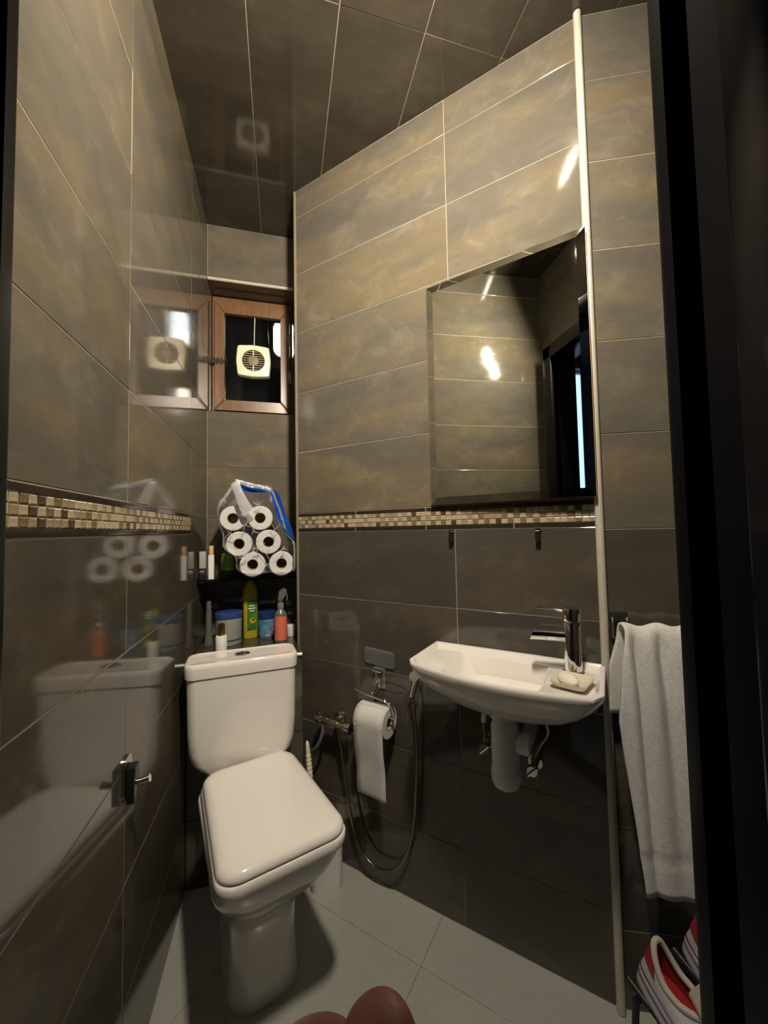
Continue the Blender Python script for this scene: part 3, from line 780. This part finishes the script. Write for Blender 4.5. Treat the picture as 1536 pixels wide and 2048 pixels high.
# ------------------------------------------------------------------ washbasin
BZ = .785
BM_ = FR @ Matrix.Translation((.772, -.0006, BZ))
ba = thing('washbasin', 'small white wall hung washbasin with bowed front under the mirror', 'sink', BM_)
def outl(kx, ky, z, cx=0, cy=-.100, d=0):
    """basin outline: straight at the wall, bowed front, rounded front corners"""
    HXL, HXR = .222, .2195
    pts = []
    def D(x): return .197 + .054 * (1 - ((x - .03) / .25) ** 2)
    N = 26
    for i in range(N + 1):                      # front, left to right
        x = -HXL + (HXL + HXR) * i / N
        pts.append((x, -D(x)))
    # round the two front corners
    rl, rr_ = .018, .026
    for i, (x, y) in enumerate(pts):
        for r, xe, sg in ((rl, -HXL, -1), (rr_, HXR, 1)):
            dx = r - abs(x - xe)
            if dx > 0: y = y + (r - math.sqrt(max(0, r * r - dx * dx)))
        pts[i] = (x, y)
    y1 = pts[-1][1]; y0 = pts[0][1]
    right = [(HXR, y1 * (1 - k / 6)) for k in range(1, 7)]
    back = [(HXR - (HXL + HXR) * k / 12, 0) for k in range(1, 13)]
    left = [(-HXL, y0 * k / 6) for k in range(1, 6)]
    P = pts + right + back + left
    out = []
    for x, y in P:
        X = cx + (x - cx) * kx; Y = cy + (y - cy) * ky
        if d:
            X = x - math.copysign(min(abs(x), d), x) if True else X
            sx = (HXL - d) / HXL
            X = x * sx; Y = -.112 + (y + .112) * (1 - d / .118)
        out.append((X, Y, z))
    return out
def inner(x0, x1, y0, y1, r, z):
    base = outl(1, 1, z)
    mx, my, hx, hy = (x0 + x1) / 2, (y0 + y1) / 2, (x1 - x0) / 2, (y1 - y0) / 2
    o = []
    for x, y, _ in base:
        a = x / .221; b_ = (y + .112) / .113
        a = max(-1, min(1, a)); b_ = max(-1, min(1, b_))
        # square to rounded square
        px = a * math.sqrt(max(0, 1 - r * b_ * b_ / 2)); py = b_ * math.sqrt(max(0, 1 - r * a * a / 2))
        o.append((mx + px * hx, my + py * hy, z))
    return o
rings = [outl(.22, .22, -.108, cx=.0, cy=-.09), outl(.36, .40, -.106, cy=-.09), outl(.50, .55, -.100, cy=-.085), outl(.66, .70, -.084, cy=-.075), outl(.83, .84, -.060, cy=-.06), outl(.93, .93, -.038, cy=-.05), outl(.98, .98, -.018, cy=-.04), outl(1, 1, -.006), outl(.997, .997, -.001, cy=-.09), outl(.985, .988, .0012, cy=-.10),
         outl(1, 1, .0008, d=.010), outl(1, 1, -.004, d=.014), outl(1, 1, -.0105, d=.019),
         inner(-.134, .104, -.226, -.032, .22, -.0110), inner(-.131, .101, -.224, -.034, .25, -.0135), inner(-.096, .095, -.219, -.040, .35, -.058), inner(-.085, .085, -.205, -.05, .5, -.067), inner(-.03, .03, -.15, -.10, 1, -.070)]
link('basin', loft(rings), 'ceramic', ba, smooth=True, angle=38)
link('drain', lathe([(.020, -.0695), (.020, -.067), (.014, -.066)], 20, cx=0, cy=-.125), 'chrome', ba, smooth=True)

fa = thing('basin_tap', 'chrome pillar tap with thin lever standing on the washbasin', 'tap', FR @ Matrix.Translation((.9265, -.073, BZ - .0062)))
link('base_ring', lathe([(.024, 0), (.024, .004), (.0205, .007)], 24), 'chrome', fa, smooth=True)
link('body', lathe([(.0192, .006), (.0192, .118), (.0185, .119)], 26), 'chrome', fa, smooth=True)
hd = link('head', lathe([(.0192, .1205), (.0198, .123), (.0198, .147), (.0185, .150)], 26), 'chrome', fa, smooth=True)
link('lever', tube([(-.010, 0, .140), (-.040, -.001, .1435), (-.076, -.002, .145)], [.0024, .0022, .0020], 8), 'chrome', hd, smooth=True)
t = bmesh.new()
add_tube(t, [(-.012, 0, .084), (-.088, -.004, .081)], .0138, 20)
for v in t.verts:
    if v.co.x < -.08: v.co.x -= (v.co.z - .081) * -.45
link('spout', t, 'chrome', fa, smooth=True)

# soap dish and soap
di = thing('soap_dish', 'cream scoop-shaped soap dish on the right rim of the washbasin', 'soap dish', FR @ Matrix.Translation((.930, -.146, BZ - .0098)) @ Matrix.Rotation(math.radians(-12), 4, 'Z'))
def dq(h, z, r=.012, sx=1.0): return rrect(.036 * h * sx, .040 * h, r, z, k=5)
link('dish', loft([dq(.62, 0), dq(.88, .005), dq(1.0, .012), dq(1.03, .0155), dq(.97, .0155), dq(.82, .008), dq(.45, .005)]), 'soapdish', di, smooth=True, angle=60)
sp = bmesh.new(); bmesh.ops.create_icosphere(sp, subdivisions=3, radius=1)
for v in sp.verts: v.co = Vector((v.co.x * .030, v.co.y * .016, v.co.z * .0095))
so = link('soap_bar', sp, 'soap', smooth=True, angle=180)
so.matrix_world = FR @ Matrix.Translation((.922, -.152, BZ + .0058)) @ Matrix.Rotation(math.radians(-50), 4, 'Z') @ Matrix.Rotation(math.radians(20), 4, 'X')
tag(so, 'worn oval white bar of soap lying in the cream dish', 'soap')

# waste trap
tr = thing('bottle_trap', 'white plastic bottle trap hanging under the washbasin', 'trap', FR @ Matrix.Translation((.770, -.100, 0)))
link('collar', lathe([(.033, .677), (.037, .672), (.037, .658), (.027, .654)], 24), 'pvc', tr, smooth=True)
link('body', lathe([(.024, .654), (.024, .645), (.031, .640), (.033, .634), (.033, .530), (.0345, .528)], 26), 'pvc', tr, smooth=True)
link('cup', lathe([(.0355, .5275), (.0355, .508), (.030, .494), (.016, .488)], 26), 'pvc', tr, smooth=True)
link('outlet_nut', tube([(.026, .002, .600), (.036, .003, .600), (.058, .004, .600)], [.021, .025, .025], 20), 'pvc', tr, smooth=True)
link('outlet_pipe', tube(spline([(.044, .018, .600), (.046, .040, .600), (.046, .070, .600), (.046, .0985, .600)], 5), .016, 14), 'pvc', tr, smooth=True)
def stopcock(s_, z, lab, hosepts, grp):
    t = thing('stop_valve', lab, 'valve', FR @ Matrix.Translation((s_, 0, z)), grp)
    link('escutcheon', lathe([(.020, .001), (.018, .006)], 18), 'chrome', t, smooth=True, matrix=Matrix.Rotation(math.radians(90), 4, 'X'))
    link('valve_body', add_tube(tube([(0, -.004, 0), (0, -.040, 0)], .009, 12), [(0, -.030, 0), (0, -.030, .022)], .007, 12), 'brass', t, smooth=True)
    link('valve_knob', add_tube(tube([(0, -.040, 0), (0, -.052, 0)], .013, 10), [(-.012, -.050, -.012), (.012, -.050, .012)], .005, 8), 'chrome', t, smooth=True)
    link('supply_hose', tube(spline(hosepts, 7), .0055, 10), 'hose', t, smooth=True)
    return t
t = stopcock(.702, .535, 'brass stop valve with braided hose left of the white trap', [(0, -.030, .022), (-.004, -.035, .07), (.010, -.050, .115), (.035, -.070, .137)], 'stop valves under the basin')
link('hose_sleeve', tube([(-.004, -.035, .065), (.0005, -.041, .092)], .0072, 12), 'pvc', t, smooth=True)
stopcock(.822, .512, 'chrome stop valve with dark hose right of the white trap', [(0, -.030, .022), (.018, -.034, .06), (.040, -.045, .105), (.030, -.070, .150), (.005, -.085, .166)], 'stop valves under the basin')

# ------------------------------------------------------------------ bidet spray with hose
va = thing('angle_valve', 'dark chrome angle valve on the wall between toilet and paper roll', 'valve', FR @ Matrix.Translation((.192, 0, .482)))
link('wall_plate', lathe([(.024, .001), (.022, .008), (.012, .012)], 20), 'chrome', va, smooth=True, matrix=Matrix.Rotation(math.radians(90), 4, 'X'))
b = tube([(0, -.006, 0), (0, -.050, 0)], .011, 14); add_tube(b, [(-.055, -.045, .004), (.060, -.045, -.004)], .012, 14)
link('valve_body', b, 'steel', va, smooth=True)
for x, z in ((-.058, .004), (.062, -.004)):
    link('cross_knob', add_tube(tube([(x - .010, -.045, z), (x + .010, -.045, z)], .017, 10), [(x, -.045, z - .020), (x, -.045, z + .020)], .005, 8), 'chrome', va, smooth=True)
for x in (-.024, .018):
    link('brass_ring', tube([(x - .003, -.045, .001), (x + .003, -.045, .001)], .0142, 18), 'brass', va, smooth=True)
link('clear_tube', tube(spline([(-.040, -.045, -.010), (-.045, -.050, -.05), (-.070, -.050, -.095), (-.120, -.035, -.135)], 7), .0055, 10), 'clearp', va, smooth=True)
hpts = [(.212, -.045, .470), (.214, -.040, .435), (.222, -.03, .34), (.236, -.025, .232), (.262, -.025, .135), (.300, -.026, .083), (.350, -.027, .068), (.402, -.026, .086), (.443, -.025, .140), (.472, -.024, .236), (.485, -.024, .37), (.489, -.026, .49), (.486, -.030, .60), (.482, -.034, .622)]
bs = thing('bidet_spray', 'hand bidet spray with long looping metal hose on the wall under the basin', 'bidet spray', FR)
link('hose', tube(spline(hpts, 8), .0043, 10), 'hose', bs, smooth=True)
link('spray_handle', tube([(.482, -.034, .622), (.486, -.032, .640), (.492, -.030, .662), (.497, -.034, .680)], [.008, .010, .011, .009], 14), 'steel', bs, smooth=True)
link('spray_nozzle', tube([(.497, -.034, .678), (.500, -.052, .690)], [.012, .015], 16), 'chrome', bs, smooth=True)
link('holder', add_box(tube([(.490, -.001, .650), (.490, -.022, .650)], .012, 14), .480, .500, -.024, -.018, .640, .660, bev=.002, seg=1), 'chrome', bs, smooth=True)

# ------------------------------------------------------------------ paper holder and roll
ph = thing('paper_holder', 'chrome wire paper holder hung from a clear stick-on pad on tile', 'toilet paper holder', FR)
b = loft([[(p[0] + .351, y, p[1] + .707 - (p[0]) * .06) for p in rrect(.0565, .026, .010, 0, k=5)] for y in (-.0022, -.0046)])
link('stick_pad', b, 'sticker', ph)
b = loft([[(p[0] + .351, y, p[1] + .645) for p in rrect(.022, .033, .006, 0, k=5)] for y in (-.0022, -.0042)])
link('hook_plate', b, 'sticker', ph)
link('hook_base', box(.338, .359, -.011, -.0032, .614, .668, bev=.003), 'steel', ph, smooth=True)
link('hook_post', tube([(.349, -.010, .630), (.349, -.030, .612), (.349, -.056, .606)], .0042, 10), 'chrome', ph, smooth=True)
link('hook_cap', box(.332, .365, -.017, -.003, .664, .671, bev=.002), 'chrome', ph, smooth=True)
wire = spline([(.294, -.058, .617), (.345, -.058, .608), (.400, -.058, .601), (.424, -.058, .590), (.434, -.058, .572), (.430, -.058, .556), (.415, -.058, .553), (.36, -.058, .553), (.300, -.058, .553), (.292, -.058, .555)], 6)
link('wire_arm', tube(wire, .0032, 10), 'chrome', ph, smooth=True)
for p_ in ((.293, -.058, .617), (.402, -.058, .601)):
    link('bead', lathe([(.001, -.005), (.0055, 0), (.001, .005)], 10, cx=p_[0], cy=p_[1]), 'chrome', ph, smooth=True, matrix=Matrix.Translation((0, 0, p_[2])))
pr_ = thing('paper_roll', 'white toilet paper roll with a long hanging sheet on the wire holder', 'toilet roll', FR @ Matrix.Translation((.366, -.058, .5395)))
Ry = Matrix.Rotation(math.radians(90), 4, 'Y')
b = bmesh.new(); add_loft(b, [circ(.0195, -.052, 36), circ(.0435, -.052, 36), circ(.045, -.0505, 36), circ(.045, .0505, 36), circ(.0435, .052, 36), circ(.0195, .052, 36)], False, False)
link('paper', b, 'paper', pr_, smooth=True, matrix=Ry)
b = bmesh.new(); add_loft(b, [circ(.0195, -.0525, 30), circ(.0178, -.0525, 30), circ(.0178, .0525, 30), circ(.0195, .0525, 30), circ(.0195, -.0525, 30)], False, False)
link('core', b, 'card', pr_, smooth=True, matrix=Ry)
b = bmesh.new(); rows = []
for i in range(31):
    t = i / 30
    if t < .25:
        a = math.radians(75 - 75 * t / .25); y, z = -math.cos(a) * .0458, math.sin(a) * .0458
    else:
        q = (t - .25) / .75; y, z = -.0458 + .022 * q - .002 * math.sin(q * 9) * q, -.218 * q
    rows.append([b.verts.new((x, y + .0015 * math.sin(x * 60 + i * .5) * (t > .25), z - (x + .05) * .10 * max(0, t - .6))) for x in (-.0515, -.03, 0, .03, .0505)])
for r1, r2 in zip(rows, rows[1:]):
    for k in range(4): b.faces.new((r1[k], r1[k + 1], r2[k + 1], r2[k]))
sh_ = link('hanging_sheet', b, 'paper', pr_, smooth=True, angle=180)
sm = sh_.modifiers.new('thick', 'SOLIDIFY'); sm.thickness = .0008

# ------------------------------------------------------------------ hook on the left wall
hk = thing('wall_hook', 'small black and chrome double hook on the glossy left wall beside toilet', 'hook', frame((0, -.842, .625), math.pi / 2))
link('hook_plate', loft([[(p[0], y, p[1] + .018) for p in rrect(.020, .042, .018, 0, k=6)] for y in (-.0004, -.005)]), 'steel', hk, smooth=True)
link('hook_block', box(-.014, .014, -.020, -.005, -.028, .040, bev=.002), 'blackp', hk, smooth=True)
link('hook_peg', tube([(0, -.020, .006), (0, -.030, .007), (0, -.043, .010)], [.006, .006, .0075], 12), 'chrome', hk, smooth=True)

# ------------------------------------------------------------------ towel rail and towel on the stub wall
ra = thing('towel_rail', 'chrome towel rail with square black end plate on the stub wall', 'towel rail', FS)
for x in (.031, .43):
    e = link('end_plate', box(x - .019, x + .019, -.010, -.0006, .850, .914, bev=.002), 'chrome', ra, smooth=True)
    link('plate_face', box(x - .014, x + .014, -.0125, -.0101, .857, .907, bev=.001, seg=1), 'blackp', e)
    link('arm', box(x + .006, x + .016, -.064, -.011, .874, .890, bev=.002), 'chrome', ra, smooth=True)
link('bar', tube([(.036, -.060, .882), (.446, -.060, .882)], .007, 14), 'chrome', ra, smooth=True)
b = bmesh.new(); rows = []
NB, NA = 64, 44
def lerp_tab(t, tab):
    for (a, x), (c, y) in zip(tab, tab[1:]):
        if t <= c: return x + (y - x) * (t - a) / (c - a)
    return tab[-1][1]
for j in range(NB + 1):
    t = j / NB                       # 0 = back hem, then over the bar, 1 = front hem
    row = []
    for i in range(NA + 1):
        a = i / NA
        if t < .26:
            q = t / .26; z = .690 + .180 * q; y = -.036 - .006 * q
            s0 = lerp_tab(q, [(0, -.011), (.6, -.008), (1, .012)])
        elif t < .34:
            q = (t - .26) / .08; an = math.pi * (1 - q); y = -.060 + .0185 * -math.cos(an) * -1; z = .874 + .0205 * math.sin(an)
            y = -.060 + .0185 * math.cos(math.pi * q); s0 = .012
        else:
            q = (t - .34) / .66; z = .874 - .540 * q; y = -.0785 - .010 * min(1, q * 4)
            s0 = lerp_tab(q, [(0, .010), (.08, .004), (.33, -.012), (.45, -.006), (.70, .010), (1, .026)])
        s1 = .250 - .02 * max(0, t - .5)
        x = s0 + (s1 - s0) * a
        if t > .30:
            q = (t - .30) / .70; dep = min(1, q * 9)
            xx = x - q * .020
            g = -math.exp(-((xx - .030) / .008) ** 2) * .020 * min(1, .4 + q) - math.exp(-((xx - .082) / .012) ** 2) * .014 * (1 - q * .7) - math.exp(-((xx - .150) / .012) ** 2) * .012
            g += .012 * math.exp(-((xx - .056) / .016) ** 2) + .012 * math.exp(-((xx - .115) / .022) ** 2) + .010 * math.exp(-((xx - .010) / .009) ** 2)
            y -= g * dep * (1 - .75 * q)
            z += .004 * math.sin(xx * 90) * (1 - q) * (t < .5)
            if q > .86: y += .003 * (abs(q - .875) < .012)
        elif t > .24:
            z += .004 * math.sin(x * 90)
        row.append(b.verts.new((x, y, z)))
    rows.append(row)
for r1, r2 in zip(rows, rows[1:]):
    for k in range(NA): b.faces.new((r1[k], r1[k + 1], r2[k + 1], r2[k]))
tw = link('hand_towel', b, 'towel', smooth=True, angle=180, matrix=FS)
sm = tw.modifiers.new('thick', 'SOLIDIFY'); sm.thickness = .006; sm.offset = 0
tag(tw, 'white terry hand towel folded over the rail beside the door frame', 'towel')

# ------------------------------------------------------------------ shoe rack and shoes
def shoe(mtx, lab):
    t = thing('sneaker', lab, 'shoe', mtx, 'sneakers on the black rack')
    L_ = .27; N = 36
    def foot(sc, z, k=0.0, zf=None, front=1.0, back=0.0):
        o = []
        for i in range(N):
            a = 2 * math.pi * i / N
            yy = -math.cos(a)                                  # -1 toe .. 1 heel
            xx = math.sin(a)
            u = (1 + yy) / 2                                   # 0 toe, 1 heel
            wv = .047 * (1 - .28 * u) * (1 - .10 * math.cos(u * 6.28))
            y = -L_ * (1 - u) * 1.0
            x = math.copysign(abs(xx) ** .72, xx) * wv * sc
            o.append(Vector((x, y * (front) - back, z if zf is None else zf(u))))
        return o
    def openr(sc, dz=0):
        o = []
        for i in range(N):
            a = 2 * math.pi * i / N
            yy = -math.cos(a); xx = math.sin(a); u = (1 + yy) / 2
            y = -.014 - .098 * (1 - u)
            x = math.copysign(abs(xx) ** .8, xx) * .027 * (1 - .12 * u) * sc
            z = .068 + .040 * max(0, (u - .55) / .45) ** 1.6 + .014 * max(0, (.35 - u) / .35) + dz
            o.append(Vector((x, y, z)))
        return o
    def mixr(a_, c_, f, bul=0):
        o = []
        for p, q in zip(a_, c_):
            v = p.lerp(q, f); v.x *= 1 + bul; o.append(v)
        return o
    s0 = foot(1.04, .0); s1 = foot(1.07, .012); s2 = foot(1.03, .030)
    link('outsole', loft([foot(1.0, 0), foot(1.06, .004), foot(1.06, .009)]), 'shoecream', t, smooth=True)
    link('midsole', loft([foot(1.065, .0092), foot(1.05, .019)]), 'shoewhite', t, smooth=True)
    link('purple_stripe', loft([foot(1.055, .0192), foot(1.045, .0265)]), 'shoepurple', t, smooth=True)
    link('midsole_top', loft([foot(1.05, .0267), foot(1.03, .034)]), 'shoewhite', t, smooth=True)
    base = foot(.99, .0342); op = openr(1)
    link('upper', loft([base, mixr(base, op, .12, .05), mixr(base, op, .35, .06), mixr(base, op, .65, .04), mixr(base, op, .88), op], cap0=False, cap1=False), 'shoewhite', t, smooth=True, angle=180)
    link('red_stripe', loft([[(p.x * 1.012, p.y, p.z) for p in base], [(p.x * 1.03, p.y, p.z) for p in mixr(base, op, .10, .05)]], cap0=False, cap1=False), 'shoered', t, smooth=True)
    link('lining', loft([openr(.97), [Vector((p.x * 1.1, p.y, .05)) for p in openr(.9)], [Vector((p.x * 1.1, p.y, .037)) for p in openr(.9)]], cap0=False), 'insole', t, smooth=True)
    ring = openr(1); ring = ring + ring[:2]
    link('collar', tube(ring, .0055, 8, caps=False), 'shoecream', t, smooth=True)
    hr = [p for p in openr(1.03) if p.y > -.052]
    hl = [mixr(base, openr(1.0), .55, .06)[i] for i, p in enumerate(openr(1.03)) if p.y > -.052]
    b = bmesh.new()
    idx = [i for i in range(N) if openr(1)[i].y > -.036]
    idx = sorted(idx); top_ = openr(1.06, .0); mid_ = mixr(base, op, .45, .10)
    v1 = [b.verts.new(top_[i] + Vector((0, .004, 0))) for i in idx]; v2 = [b.verts.new(mid_[i] + Vector((0, .003, 0))) for i in idx]
    for i in range(len(idx) - 1):
        if idx[i + 1] == idx[i] + 1: b.faces.new((v1[i], v1[i + 1], v2[i + 1], v2[i]))
    link('heel_tab', b, 'shoered', t, smooth=True)
    tg = loft([[(x, y, z) for x in (-.022, 0, .022)] + [(x, y, z + .006) for x in (.022, 0, -.022)] for y, z in ((-.145, .064), (-.115, .082), (-.085, .104))])
    link('tongue', tg, 'shoecream', t, smooth=True)
    for k in range(4):
        y = -.142 - k * .016; z = .071 - k * .0035
        link('lace', tube([(-.021, y, z - .004), (0, y - .002, z + .003), (.021, y, z - .004)], .0022, 6), 'shoewhite', t, smooth=True)
    return t
def shoe_m(x, o_, z, yaw):
    return FS @ Matrix.Translation((x, -o_, z)) @ Matrix.Rotation(math.radians(yaw), 4, 'Z') @ Matrix.Rotation(math.radians(14), 4, 'X')
SM1, SM2 = shoe_m(-.010, .118, .206, 32), shoe_m(.098, .080, .236, 26)
shoe(SM1, 'white sneaker with red insole on the rack, cut by the door frame')
shoe(SM2, 'second white sneaker showing only its heel tab beside the other')
rk = thing('shoe_rack', 'low black metal shoe rack with slanted bars by the door frame', 'shoe rack')
for mm in (SM1, SM2):
    for x in (-.022, .022):
        a, c = mm @ Vector((x, .004, -.0072)), mm @ Vector((x, -.262, -.0072))
        link('slanted_bar', tube([a, c], .0065, 10), 'blackm', rk, smooth=True)
    for y in (-.02, -.20):
        a, c = mm @ Vector((-.030, y, -.0205)), mm @ Vector((.030, y, -.0205))
        link('cross_bar', tube([a, c], .006, 10), 'blackm', rk, smooth=True)
        for e in ((a, c) if y > -.1 else (c,)):
            f = Vector((e.x, e.y, .003)) + (FS.to_3x3() @ Vector((-.018 if e is a else .012, -.012, 0)))
            link('leg', tube([e, f], .0065, 10), 'blackm', rk, smooth=True)

# ------------------------------------------------------------------ hand at the lower edge of the view
def cp(r, u, d): return CAM + CR * r + CU * u + CF * d
hand = thing('hand', 'bare hand with raised fingertip reaching up at the bottom of the doorway', 'hand', Matrix.Translation(cp(0, -.21, .055)))
hl_ = Matrix.Translation(-cp(0, -.21, .055))
verts, edges, radii = [], [], []
def addv(p, r):
    verts.append(hl_ @ cp(*p)); radii.append(r); return len(verts) - 1
palm = addv((-.012, -.205, .056), .022)
wrist = addv((-.004, -.262, .034), .021)
fore = addv((.004, -.36, -.012), .026); fore2 = addv((.010, -.46, -.06), .032)
edges += [(palm, wrist), (wrist, fore), (fore, fore2)]
def finger(pts, base=palm):
    p = base
    for q, r in pts:
        i = addv(q, r); edges.append((p, i)); p = i
finger([((.006, -.172, .066), .0125), ((.003, -.137, .073), .0098), ((.0005, -.117, .0735), .0096), ((-.0008, -.1000, .0725), .0085), ((-.001, -.0942, .072), .0060)])
finger([((-.013, -.170, .066), .0128), ((-.0130, -.128, .073), .0112), ((-.0150, -.1070, .0760), .0115), ((-.0130, -.142, .0955), .0090), ((-.0125, -.158, .090), .0078)])
finger([((-.032, -.176, .062), .0122), ((-.033, -.134, .076), .0102), ((-.032, -.156, .094), .0086), ((-.030, -.170, .088), .0074)])
finger([((-.049, -.186, .055), .0108), ((-.051, -.153, .066), .0088), ((-.050, -.164, .083), .0075), ((-.047, -.170, .087), .0066)])
finger([((.014, -.226, .050), .0165), ((.034, -.206, .060), .0125), ((.042, -.180, .074), .0105), ((.036, -.158, .086), .0086)])
me = bpy.data.meshes.new('skin'); me.from_pydata([tuple(v) for v in verts], edges, [])
sk = bpy.data.objects.new('skin', me); COL.objects.link(sk); sk.parent = hand
mod = sk.modifiers.new('skin', 'SKIN'); mod.branch_smoothing = .3
for i, v in enumerate(me.skin_vertices[0].data):
    v.radius = (radii[i], radii[i]); v.use_root = (i == palm)
sub = sk.modifiers.new('sub', 'SUBSURF'); sub.levels = 3; sub.render_levels = 3
me.materials.append(M['skin'])
mod.use_smooth_shade = True
b = tube([hl_ @ cp(-.001, -.315, .008), hl_ @ cp(.004, -.36, -.012), hl_ @ cp(.010, -.47, -.065)], [.034, .038, .046], 20, caps=False)
link('sleeve_cuff', b, 'sleeve', hand, smooth=True)
